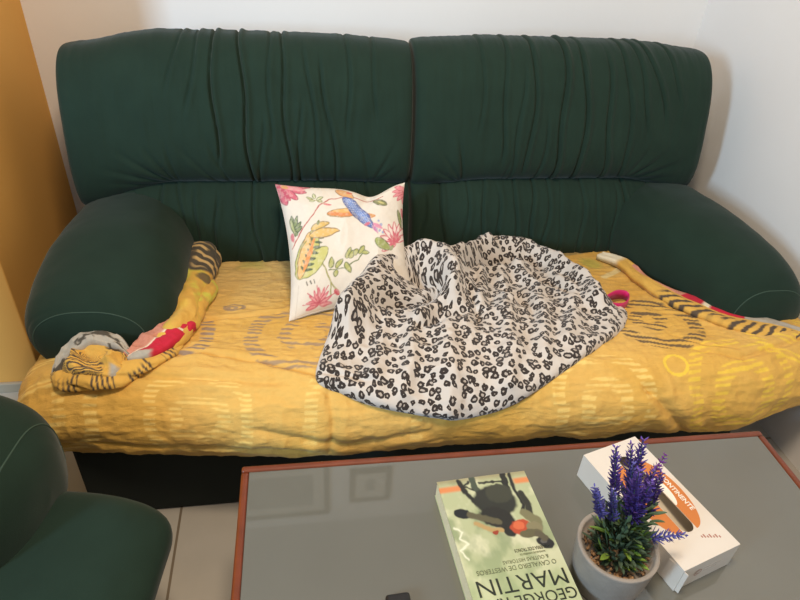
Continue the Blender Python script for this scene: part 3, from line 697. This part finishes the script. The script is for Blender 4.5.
def pillow():
    n=230
    a=np.linspace(0,1,n); A,B=np.meshgrid(a,a,indexing='ij')
    TL,TR,BL,BR=np.array((-.062,1.630,.662)),np.array((.305,1.630,.664)),np.array((-.036,1.302,.428)),np.array((.318,1.395,.408))
    base=bilin(A,B,TL,TR,BL,BR)
    ex=(TR-TL)/np.linalg.norm(TR-TL); ey=(BL-TL)/np.linalg.norm(BL-TL); nn=np.cross(ey,ex); nn=nn/np.linalg.norm(nn)
    if nn[1]>0: nn=-nn
    x,y=2*A-1,2*B-1
    puff=np.clip((1-np.abs(x)**2.6)*(1-np.abs(y)**2.6),0,1)**.55
    # the sides draw in between the pointed corners
    pin=.020
    base=base+ex*(-x*pin*(1-y**2))[...,None]*np.abs(x)[...,None]+ey*(-y*pin*(1-x**2))[...,None]*np.abs(y)[...,None]
    base=base+ey*(.030*np.exp(-((A-.72)/.15)**2)*(1-B)**3)[...,None]
    wr=.004*fbm(A*5,B*5,80)+.003*ridge(A*4+B,B*3-A,81)*puff
    T=.055*puff+wr*np.minimum(puff*3,1)
    T=T-.014*np.exp(-((segdist(A,B,[(.70,.0),(.66,.14),(.60,.28)])[0])/.05)**2)*np.minimum(puff*2,1)
    front=base+nn*(T+.004)[...,None]; back=base-nn*(.035*puff+.004)[...,None]
    nv=n*n; V=np.vstack([front.reshape(-1,3),back.reshape(-1,3)])
    g=grid_faces(n,n)
    F=[tuple(f[::-1]) for f in g]+[tuple(f+nv) for f in g]
    b=[i*n for i in range(n)]+[(n-1)*n+j for j in range(1,n)]+[i*n+n-1 for i in range(n-2,-1,-1)]+[j for j in range(n-2,0,-1)]
    for i in range(len(b)): p,d=b[i],b[(i+1)%len(b)]; F.append((p,p+nv,d+nv,d))
    c=pillow_color(A,B).reshape(-1,3)
    m=mat('floral_cushion_linen',(238,230,218),.85,.02,60,.4,500,sheen=.1,spec=.2,attr='Col')
    o=mesh_obj('cushion',V,F,m,None,colors=np.vstack([c,c*0+lin((236,228,214))]))
    return tag(o,'white square cushion printed with flowers and a blue bird, leaning on the green backrest','cushion')
pillow()

# ------------------------------------------------------------------ coffee table
TZ=.44; X0,X1,Y0,Y1=-.132,.987,.18,.822
m_wood=mat('reddish_brown_wood',(112,50,22),.32,.18,30,.1,80,coat=.3)
def glass_top():
    m=mat('grey_tinted_glass',(98,98,90),.4,.05,6,spec=.3)
    m.node_tree.nodes['Principled BSDF'].inputs['Coat Weight'].default_value=1.0; m.node_tree.nodes['Principled BSDF'].inputs['Coat IOR'].default_value=1.75
    m.node_tree.nodes['Principled BSDF'].inputs['Coat Roughness'].default_value=.03
    return m
table=thing('coffee_table','low coffee table with grey glass top and reddish wooden edge','table',((X0+X1)/2,(Y0+Y1)/2,0)); table.rotation_euler.z=R(-.6)
fw_=.015
box('table_rail',(X0,Y1-fw_,TZ-.05),(X1,Y1,TZ+.002),m_wood,table,.005,3)
box('table_rail',(X0,Y0,TZ-.05),(X1,Y0+fw_,TZ+.002),m_wood,table,.005,3)
box('table_rail',(X0,Y0+fw_,TZ-.05),(X0+fw_,Y1-fw_,TZ+.002),m_wood,table,.005,3)
box('table_rail',(X1-fw_,Y0+fw_,TZ-.05),(X1,Y1-fw_,TZ+.002),m_wood,table,.005,3)
g=box('glass_top',(X0+fw_,Y0+fw_,TZ-.010),(X1-fw_,Y1-fw_,TZ),glass_top(),table,.001,1); g['label']='grey glass panel'
box('table_shelf',(X0+.04,Y0+.04,.14),(X1-.04,Y1-.04,.155),m_wood,table,.003)
for x in (X0+.004,X1-.054):
    for y in (Y0+.004,Y1-.054): box('leg',(x,y,0),(x+.05,y+.05,TZ-.05),m_wood,table,.005)

# ------------------------------------------------------------------ book (local: origin at its middle; cover text reads from the far side)
BW,BH,BT=.174,.272,.040
book=thing('book','pale green paperback with a dark armoured rider on its cover, lying on the table','book',(.329,.590,TZ+.0003),R(3.0),local=True)
m_page=mat('cream_paper',(236,218,176),.9,.06,90)
bm=bmesh.new(); box_bm(bm,(-BW/2+.0006,-BH/2+.001,.0012),(BW/2-.003,BH/2-.002,BT-.0012),.0008,1); bm_obj('page_block',bm,m_page,book)
def cover_color(a,b):
    # a 0..1 left to right, b 0..1 far edge to near edge, as lying in front of the camera; crop frame of the photograph's far part
    c=np.zeros(a.shape+(3,))+lin((176,184,146))
    n=fbm(a*5,b*6,12); c=mixc(c,lin((206,208,176)),sstep(-.1,.4,n)); c=mixc(c,lin((122,140,102)),sstep(0,.5,fbm(a*6+4,b*6,15))*.6)
    c=mixc(c,lin((168,186,140)),sstep(.5,.9,b)*.5)
    c=mixc(c,lin((150,138,104)),sstep(.06,.0,b)*.8)
    band=sstep(.035,.01,np.abs(b-.075+.03*(.5-a)*0)); c=mixc(c,lin((216,128,72)),band*(sstep(.30,.22,a)+sstep(.80,.86,a))*.9)
    ja=(a-.55)/1.18+.54+.012*vnoise(a*30,b*40,5); jb=b/1.12+.010*vnoise(a*30,b*40,6)
    def bl(cx,cy,rx,ry,col,ang=0,al=1):
        nonlocal c
        ca,sa=math.cos(R(ang)),math.sin(R(ang)); dx,dy=ja-cx,(jb-cy)*1.45
        r=np.hypot((dx*ca+dy*sa)/rx,(-dx*sa+dy*ca)/ry); c=mixc(c,lin(col),sstep(1.1,.9,r)*al)
    def ln(pts,w,col):
        nonlocal c
        d,_=segdist(ja,jb*1.45,[(p,q*1.45) for p,q in pts]); c=mixc(c,lin(col),sstep(w+.008,w-.008,d))
    DK=(38,38,34)
    # horse legs and reins up to the far edge
    ln([(.27,.02),(.30,.10),(.36,.18)],.022,DK); ln([(.40,.01),(.40,.08),(.44,.14)],.03,(70,80,66)); ln([(.70,.01),(.69,.1),(.66,.2)],.03,DK); ln([(.76,.01),(.75,.12),(.78,.24),(.74,.30)],.016,DK)
    ln([(.46,.05),(.70,.055)],.012,DK); ln([(.36,.03),(.30,.06),(.38,.09)],.010,DK)
    bl(.54,.19,.19,.16,(44,46,40),10); bl(.60,.14,.12,.10,(60,62,50)); bl(.50,.30,.15,.10,DK,20); bl(.58,.37,.07,.10,DK)
    bl(.21,.245,.075,.05,(30,34,36),20); ln([(.27,.26),(.40,.30),(.50,.33)],.03,(92,88,66)); ln([(.30,.32),(.42,.38),(.50,.385)],.022,(178,150,100))
    bl(.44,.395,.03,.02,(150,60,40)); ln([(.80,.16),(.82,.24),(.80,.32)],.030,(48,48,40)); ln([(.76,.30),(.84,.36),(.80,.43)],.045,(120,118,86))
    bl(.68,.385,.10,.075,(178,74,44)); bl(.66,.37,.05,.04,(206,104,66)); bl(.79,.40,.07,.06,(130,124,94)); bl(.74,.43,.10,.04,(96,92,66))
    bl(.83,.50,.075,.05,(36,36,36),25); bl(.82,.49,.03,.02,(90,90,86)); ln([(.80,.44),(.84,.47)],.03,(90,84,66))
    ln([(.10,.33),(.16,.36),(.12,.40),(.18,.44),(.10,.47),(.14,.53)],.008,(226,230,206))
    return c
na,nb=170,240
A,B=np.meshgrid(np.linspace(0,1,na),np.linspace(0,1,nb),indexing='ij')
V=np.stack([-BW/2+BW*A,BH/2-BH*B,np.full(A.shape,BT)],-1).reshape(-1,3); V2=V.copy(); V2[:,2]-=.0009
V[:,2]+=.0006*np.sin(np.pi*A.ravel()); nv=na*nb; g=grid_faces(na,nb)
F=[tuple(f[::-1]) for f in g]+[tuple(f+nv) for f in g]
b_=[i*nb for i in range(na)]+[(na-1)*nb+j for j in range(1,nb)]+[i*nb+nb-1 for i in range(na-2,-1,-1)]+[j for j in range(nb-2,0,-1)]
for i in range(len(b_)): p,d=b_[i],b_[(i+1)%len(b_)]; F.append((p,p+nv,d+nv,d))
cc=cover_color(A,B).reshape(-1,3)
m_cover=mat('glossy_book_cover',(196,204,166),.3,0,coat=.3,attr='Col')
fc=mesh_obj('front_cover',np.vstack([V,V2]),F,m_cover,book,colors=np.vstack([cc,cc]))
box('back_cover',(-BW/2,-BH/2,0),(BW/2,BH/2,.001),m_cover2:=mat('green_cover_card',(170,182,140),.4),book)
box('spine',(BW/2-.0015,-BH/2,0),(BW/2,BH/2,BT),m_cover2,book)
m_ink=mat('dark_green_ink',(36,44,34),.35); m_ink2=mat('olive_ink',(92,100,72),.4)
def btext(s,x,y,size,m,sx=1,off=0):
    text_mesh('cover_text',s,size,m,fc,Matrix.Translation((x,y,BT+.0007))@Matrix.Rotation(math.pi,4,'Z'),off,sx)
btext('GEORGE R. R.',.002,-.1070,.0270,m_ink,1.0,.0)
btext('MARTIN',.002,-.0775,.0400,m_ink,1.08,-.0002)
btext('O CAVALEIRO DE WESTEROS',.002,-.0520,.0118,m_ink2,.90)
btext('& OUTRAS HISTÓRIAS',.022,-.0410,.0092,m_ink2,.9)
btext('A GUERRA DOS TRONOS',.040,-.0235,.0090,m_ink,.62)
btext('NOVELAS DO UNIVERSO DE',.038,-.0315,.0045,m_ink2,.8)

# ------------------------------------------------------------------ tissue box
LB,WB,HB=.262,.130,.060
tb=thing('tissue_box','white cardboard tissue box with an orange oval round its slot, behind the lavender','tissue box',(.628,.632,TZ+.0005),R(16),local=True)
m_card=mat('white_card',(218,211,202),.5,.02,20); m_orange=mat('orange_print',(204,124,58),.45); m_wprint=mat('white_print',(240,236,228),.45); m_dark=mat('slot_inside',(70,58,46),.9)
bm=bmesh.new()
def stadium(cx,cy,w,l,n=14):
    r=w/2; pts=[]
    for k in range(n+1): a=math.pi*k/n; pts.append((cx+r*math.cos(a),cy+l/2-r+r*math.sin(a)))
    for k in range(n+1): a=math.pi+math.pi*k/n; pts.append((cx+r*math.cos(a),cy-l/2+r+r*math.sin(a)))
    return pts
def plate(name,outer,holes,z,th,m,parent):
    bm=bmesh.new(); loops=[]
    for L in [outer]+holes:
        vs=[bm.verts.new((x,y,z)) for x,y in L]; loops.append(vs)
        for i in range(len(vs)): bm.edges.new((vs[i],vs[(i+1)%len(vs)]))
    bmesh.ops.triangle_fill(bm,use_beauty=True,use_dissolve=False,edges=bm.edges[:])
    bmesh.ops.recalc_face_normals(bm,faces=bm.faces[:])
    if bm.faces[0].normal.z<0: bmesh.ops.reverse_faces(bm,faces=bm.faces[:])
    r=bmesh.ops.extrude_face_region(bm,geom=bm.faces[:])
    for v in [v for v in r['geom'] if isinstance(v,bmesh.types.BMVert)]: v.co.z+=th
    bmesh.ops.recalc_face_normals(bm,faces=bm.faces[:])
    return bm_obj(name,bm,m,parent)
def ellipse(cx,cy,rx,ry,n=48): return [(cx+rx*math.cos(2*math.pi*k/n),cy+ry*math.sin(2*math.pi*k/n)) for k in range(n)]
t_=.0012
rect=[(-WB/2,-LB/2),(WB/2,-LB/2),(WB/2,LB/2),(-WB/2,LB/2)]
slot=stadium(.003,.010,.030,.178)
top=plate('lid',rect,[slot],HB-t_,t_,m_card,tb)
bm=bmesh.new()
for lo,hi in (((-WB/2,-LB/2,0),(-WB/2+t_,LB/2,HB-t_)),((WB/2-t_,-LB/2,0),(WB/2,LB/2,HB-t_)),((-WB/2+t_,-LB/2,0),(WB/2-t_,-LB/2+t_,HB-t_)),((-WB/2+t_,LB/2-t_,0),(WB/2-t_,LB/2,HB-t_)),((-WB/2+t_,-LB/2+t_,0),(WB/2-t_,LB/2-t_,t_))): box_bm(bm,lo,hi)
bm_obj('box_body',bm,m_card,tb)
# glued flap standing slightly off the near corner
fl=mesh_obj('side_flap',[(-WB/2-.001,-LB/2+.03,.004),(-WB/2-.001,-LB/2+.03,HB-.006),(-WB/2+.004,-LB/2-.006,HB-.004),(-WB/2+.004,-LB/2-.006,.002),(-WB/2-.002,-LB/2+.03,.004),(-WB/2-.002,-LB/2+.03,HB-.006),(-WB/2+.003,-LB/2-.007,HB-.004),(-WB/2+.003,-LB/2-.007,.002)],[(0,1,2,3),(7,6,5,4),(0,4,5,1),(1,5,6,2),(2,6,7,3),(3,7,4,0)],m_card,tb,smooth=False)
plate('orange_oval',ellipse(.004,.018,.047,.082),[stadium(.002,.012,.0305,.1655)] if False else [],HB,.0003,m_orange,top) if False else None
def half_oval(sign):
    pts=[]
    for k in range(33):
        a=-math.pi/2+math.pi*k/32; pts.append((.003+sign*(.0155+.037*math.cos(a)),.002+.080*math.sin(a)))
    return pts if sign>0 else pts[::-1]
plate('orange_band',half_oval(1),[],HB,.0003,m_orange,top); plate('orange_band',half_oval(-1),[],HB,.0003,m_orange,top)
wo=[]
for k in range(25): a=-math.pi/2+math.pi*k/24; wo.append((.0186+.014*math.cos(a),.008+.036*math.sin(a)))
plate('white_oval',wo,[],HB+.0003,.0002,m_wprint,top)
text_mesh('lid_text','CONTINENTE',.0132,m_wprint,top,Matrix.Translation((.0415,-.006,HB+.0006))@Matrix.Rotation(-math.pi/2,4,'Z'),.0003,.98)
m_pr=mat('dull_red_print',(168,110,96),.5); m_gp=mat('pale_grey_print',(196,184,174),.5)
def ring_end(): 
    bm=bmesh.new(); n=28
    for r0,r1,a0,a1 in ((.0085,.0072,0,360),(.0048,.0036,40,320)):
        k0=[bm.verts.new((-.022+r0*math.cos(R(a0+(a1-a0)*k/n)),-LB/2-.0003,.030+r0*math.sin(R(a0+(a1-a0)*k/n)))) for k in range(n+1)]
        k1=[bm.verts.new((-.022+r1*math.cos(R(a0+(a1-a0)*k/n)),-LB/2-.0003,.030+r1*math.sin(R(a0+(a1-a0)*k/n)))) for k in range(n+1)]
        for k in range(n): bm.faces.new((k0[k],k0[k+1],k1[k+1],k1[k]))
    return bm_obj('end_logo',bm,m_pr,tb)
ring_end()
bm=bmesh.new()
for k,(xa,xb) in enumerate(((-.008,.030),(-.008,.022))): box_bm(bm,(xa,-LB/2-.0003,.033-.008*k),(xb,-LB/2,.0355-.008*k))
bm_obj('end_print',bm,m_gp,tb)
bm=bmesh.new()
for k in range(7): box_bm(bm,(.012+.005*k,-.096-.002*k,HB),(.0145+.005*k,-.092-.002*k+.003*(k%2),HB+.0003))
bm_obj('lid_mark',bm,m_pr,top)
# folded tissues lying low inside the slot
m_tis=mat('folded_tissue',(214,204,186),.9,.03,40)
V=[];nx_,ny_=20,60
A,B=np.meshgrid(np.linspace(-.06,.06,nx_),np.linspace(-.125,.125,ny_),indexing='ij')
Zt=.028+.005*np.sin(B*30+A*20)+.004*np.cos(A*90)
P=np.stack([A,B,Zt],-1).reshape(-1,3); P2=P.copy(); P2[:,2]=.003
g=grid_faces(nx_,ny_); nv=nx_*ny_; F=[tuple(f[::-1]) for f in g]+[tuple(f+nv) for f in g]
b_=[i*ny_ for i in range(nx_)]+[(nx_-1)*ny_+j for j in range(1,ny_)]+[i*ny_+ny_-1 for i in range(nx_-2,-1,-1)]+[j for j in range(ny_-2,0,-1)]
for i in range(len(b_)): p,d=b_[i],b_[(i+1)%len(b_)]; F.append((p,p+nv,d+nv,d))
mesh_obj('tissue_stack',np.vstack([P,P2]),F,m_tis,tb)

# ------------------------------------------------------------------ potted lavender
PX,PY=.491,.524; PZ=TZ+.100
plant=thing('potted_lavender','purple artificial lavender in a round grey concrete pot on the glass table','plant',(PX,PY,TZ))
m_conc=mat('grey_concrete',(146,138,130),.9,.16,22,.5,150)
V,F=lathe([(.0,TZ+.0005),(.050,TZ+.0005),(.055,TZ+.003),(.059,TZ+.03),(.0625,TZ+.06),(.065,PZ-.006),(.0655,PZ-.001),(.0645,PZ),(.0595,PZ),(.058,PZ-.003),(.056,PZ-.022),(.0,PZ-.022)],64,(PX,PY))
mesh_obj('pot',V,F,m_conc,plant)
rg=random.Random(8)
def ico(bm,c,r,sc_):
    q=bmesh.ops.create_icosphere(bm,subdivisions=1,radius=r)
    rot=Matrix.Rotation(rg.uniform(0,6),3,Vector((rg.uniform(-1,1),rg.uniform(-1,1),1)).normalized())
    for v in q['verts']: v.co=rot@Vector((v.co.x*sc_[0],v.co.y*sc_[1],v.co.z*sc_[2]))+Vector(c)
m_gr=mat('brown_gravel',(150,116,82),.8,.45,160)
bm=bmesh.new()
for k in range(230):
    r=.052*math.sqrt(rg.random()); a=rg.uniform(0,6.283)
    ico(bm,(PX+r*math.cos(a),PY+r*math.sin(a),PZ-.019+rg.uniform(0,.005)),rg.uniform(.003,.0048),(1,.8,.6))
gv=bm_obj('gravel',bm,m_gr,plant); gv['kind']='stuff'
m_leaf=mat('dark_green_leaf',(74,92,72),.55,.25,60); m_leaf2=mat('bright_green_leaf',(124,152,62),.5,.2,60); m_stem=mat('grey_green_stem',(84,106,78),.6); m_flow=mat('violet_blossom',(96,72,158),.7,.25,150); m_flow2=mat('blue_violet_blossom',(88,84,156),.7,.25,150); m_flow3=mat('pink_violet_blossom',(150,84,178),.7,.2,150)
def leaf_geo(p,d,L,w,up,bend):
    d=np.array(d)/np.linalg.norm(d); s=np.cross(d,up); s/=np.linalg.norm(s)+1e-9; n_=np.cross(s,d)
    V=[];F=[];K=6
    for k in range(K+1):
        t=k/K; c=np.array(p)+d*L*t-np.array((0,0,1.))*bend*L*t*t; ww=w*math.sin(math.pi*min(max(.12+.88*t,0),1))**.8
        V+=[c-s*ww,c+n_*ww*-.35,c+s*ww]
    for k in range(K): a=3*k; F+=[(a,a+1,a+4,a+3),(a+1,a+2,a+5,a+4)]
    m=len(V); V2=[v-n_*.0005 for v in V]
    F2=[tuple(i+m for i in f[::-1]) for f in F]
    return np.array(V+V2),F+F2
def leaves(name,n,m,seed,lmin,lmax,wid,spread):
    rr=random.Random(seed); parts=[]
    for k in range(n):
        a=rr.uniform(0,6.283); r=.031*math.sqrt(rr.random()); z=PZ-.018+rr.random()**1.2*.085*(1-r/.045)
        el=rr.uniform(.5,1.4)*spread
        d=(math.cos(a)*math.cos(el),math.sin(a)*math.cos(el),math.sin(el))
        parts.append(leaf_geo((PX+r*math.cos(a),PY+r*math.sin(a),z),d,rr.uniform(lmin,lmax),wid*rr.uniform(.7,1.2),(0,0,1),rr.uniform(.05,.4)))
    V,F=join(parts); return mesh_obj(name,V,F,m,plant,smooth=False)
leaves('foliage',230,m_leaf,31,.016,.036,.0032,1.05)
f2=leaves('young_foliage',46,m_leaf2,32,.02,.04,.0042,.85); f2['label']='bright green leaf blades'
def stem_leaves():
    rr=random.Random(77); parts=[]
    for k in range(170):
        a=rr.uniform(0,6.283); r=.034*math.sqrt(rr.random()); z=PZ+rr.uniform(.01,.085); el=rr.uniform(.7,1.4)
        parts.append(leaf_geo((PX+.004+r*math.cos(a),PY+.012+r*math.sin(a),z),(math.cos(a)*math.cos(el),math.sin(a)*math.cos(el),math.sin(el)),rr.uniform(.016,.034),.0030*rr.uniform(.7,1.2),(0,0,1),rr.uniform(0,.3)))
    V,F=join(parts); return mesh_obj('stem_leaves',V,F,m_stem,plant,smooth=False)
stem_leaves()
SP=[((.456,.57,.722),(.468,.548,.640),m_flow,1.0),((.488,.58,.714),(.490,.555,.655),m_flow,.9),((.497,.57,.733),(.496,.548,.650),m_flow,1.05),((.560,.585,.676),(.528,.560,.640),m_flow3,.85),((.534,.55,.678),(.530,.535,.600),m_flow,1.0),((.472,.525,.722),(.482,.520,.628),m_flow,1.15),((.495,.520,.700),(.492,.520,.610),m_flow,1.15),((.415,.53,.686),(.445,.530,.615),m_flow2,.85),((.596,.515,.562),(.540,.520,.556),m_flow2,1.0),((.485,.555,.700),(.488,.540,.628),m_flow2,1.0),((.515,.545,.690),(.508,.538,.615),m_flow,1.05),((.452,.535,.668),(.466,.530,.600),m_flow2,.8)]
for k,(tip,b0,m,sz) in enumerate(SP):
    tip=np.array(tip);b0=np.array(b0); root=np.array((PX+(b0[0]-PX)*.25,PY+(b0[1]-PY)*.25,PZ-.02))
    V,F,_,_=tube([root,(root*.4+b0*.6)+np.array((0,0,.004)),b0,tip],[.0012,.0011,.001,.0006],6,16)
    st=mesh_obj('stem',V,F,m_stem,plant)
    ax=(tip-b0)/np.linalg.norm(tip-b0); L=np.linalg.norm(tip-b0); s1=np.cross(ax,(0.3,.9,.1)); s1/=np.linalg.norm(s1); s2=np.cross(ax,s1)
    parts=[];rr=random.Random(100+k); nr_=int(L/.0058)
    for i in range(nr_):
        t=i/max(nr_-1,1); cnt=6 if t<.85 else 3; rad=(.0090*(1-.62*t)+.0014)*sz*(.75 if i%3==2 else 1)
        for j in range(cnt):
            a=6.283*j/cnt+i*.9+rr.uniform(-.3,.3); o=s1*math.cos(a)+s2*math.sin(a)
            d=o*.9+ax*.75
            parts.append(leaf_geo(b0+ax*L*t+o*.001,d,rad*1.55*rr.uniform(.8,1.25),.0020*sz*(1-.3*t),ax,-.1))
            if rr.random()<.6: parts.append(leaf_geo(b0+ax*(L*t+.002)+o*.001,o+ax*.2,rad*1.0,.0018*sz,ax,.1))
    V,F=join(parts); mesh_obj('blossom',V,F,m,st,smooth=False)

# ------------------------------------------------------------------ small black remote at the near edge of the table
rem=thing('remote_control','black remote control whose tip shows on the table left of the book','remote control',(.137,.452,TZ),R(2),local=True)
m_blk=mat('black_plastic',(26,26,28),.4); m_btn=mat('grey_rubber_button',(90,90,94),.6)
bm=bmesh.new(); box_bm(bm,(-.02,-.08,0),(.02,.08,.016),.005,3); bm_obj('body',bm,m_blk,rem,True)
for i in range(3):
    for j in range(5):
        bm=bmesh.new(); box_bm(bm,(-.0135+.0095*i,-.06+.018*j,.0155),(-.0065+.0095*i,-.052+.018*j,.0175),.001,1); bm_obj('button',bm,m_btn,rem)

# ------------------------------------------------------------------ framed pictures on the wall above the sofa, seen only as reflections in the glass
m_fr=mat('dark_picture_frame',(96,84,70),.5); m_mt=mat('cream_picture_mount',(206,200,188),.8); m_pic=mat('grey_picture',(150,148,142),.7,.2,8)
def picture(x0,x1,z0,z1,label):
    o=thing('picture_frame',label,'picture',((x0+x1)/2,WY,z0))
    y1=WY-.001; y0=WY-.022; f=.03
    for lo,hi in (((x0,y0,z0),(x1,y1,z0+f)),((x0,y0,z1-f),(x1,y1,z1)),((x0,y0,z0+f),(x0+f,y1,z1-f)),((x1-f,y0,z0+f),(x1,y1,z1-f))): box('frame_rail',lo,hi,m_fr,o,.003)
    box('mount',(x0+f,y0+.008,z0+f),(x1-f,y1,z1-f),m_mt,o); box('picture',(x0+.09,y0+.006,z0+.09),(x1-.09,y0+.009,z1-.09),m_pic,o)
picture(-.42,.11,2.07,2.50,'wide dark framed picture above the sofa, left of the smaller picture, mirrored in the table'); picture(.22,.45,2.15,2.42,'small dark framed picture above the sofa, right of the wider picture, mirrored in the table')
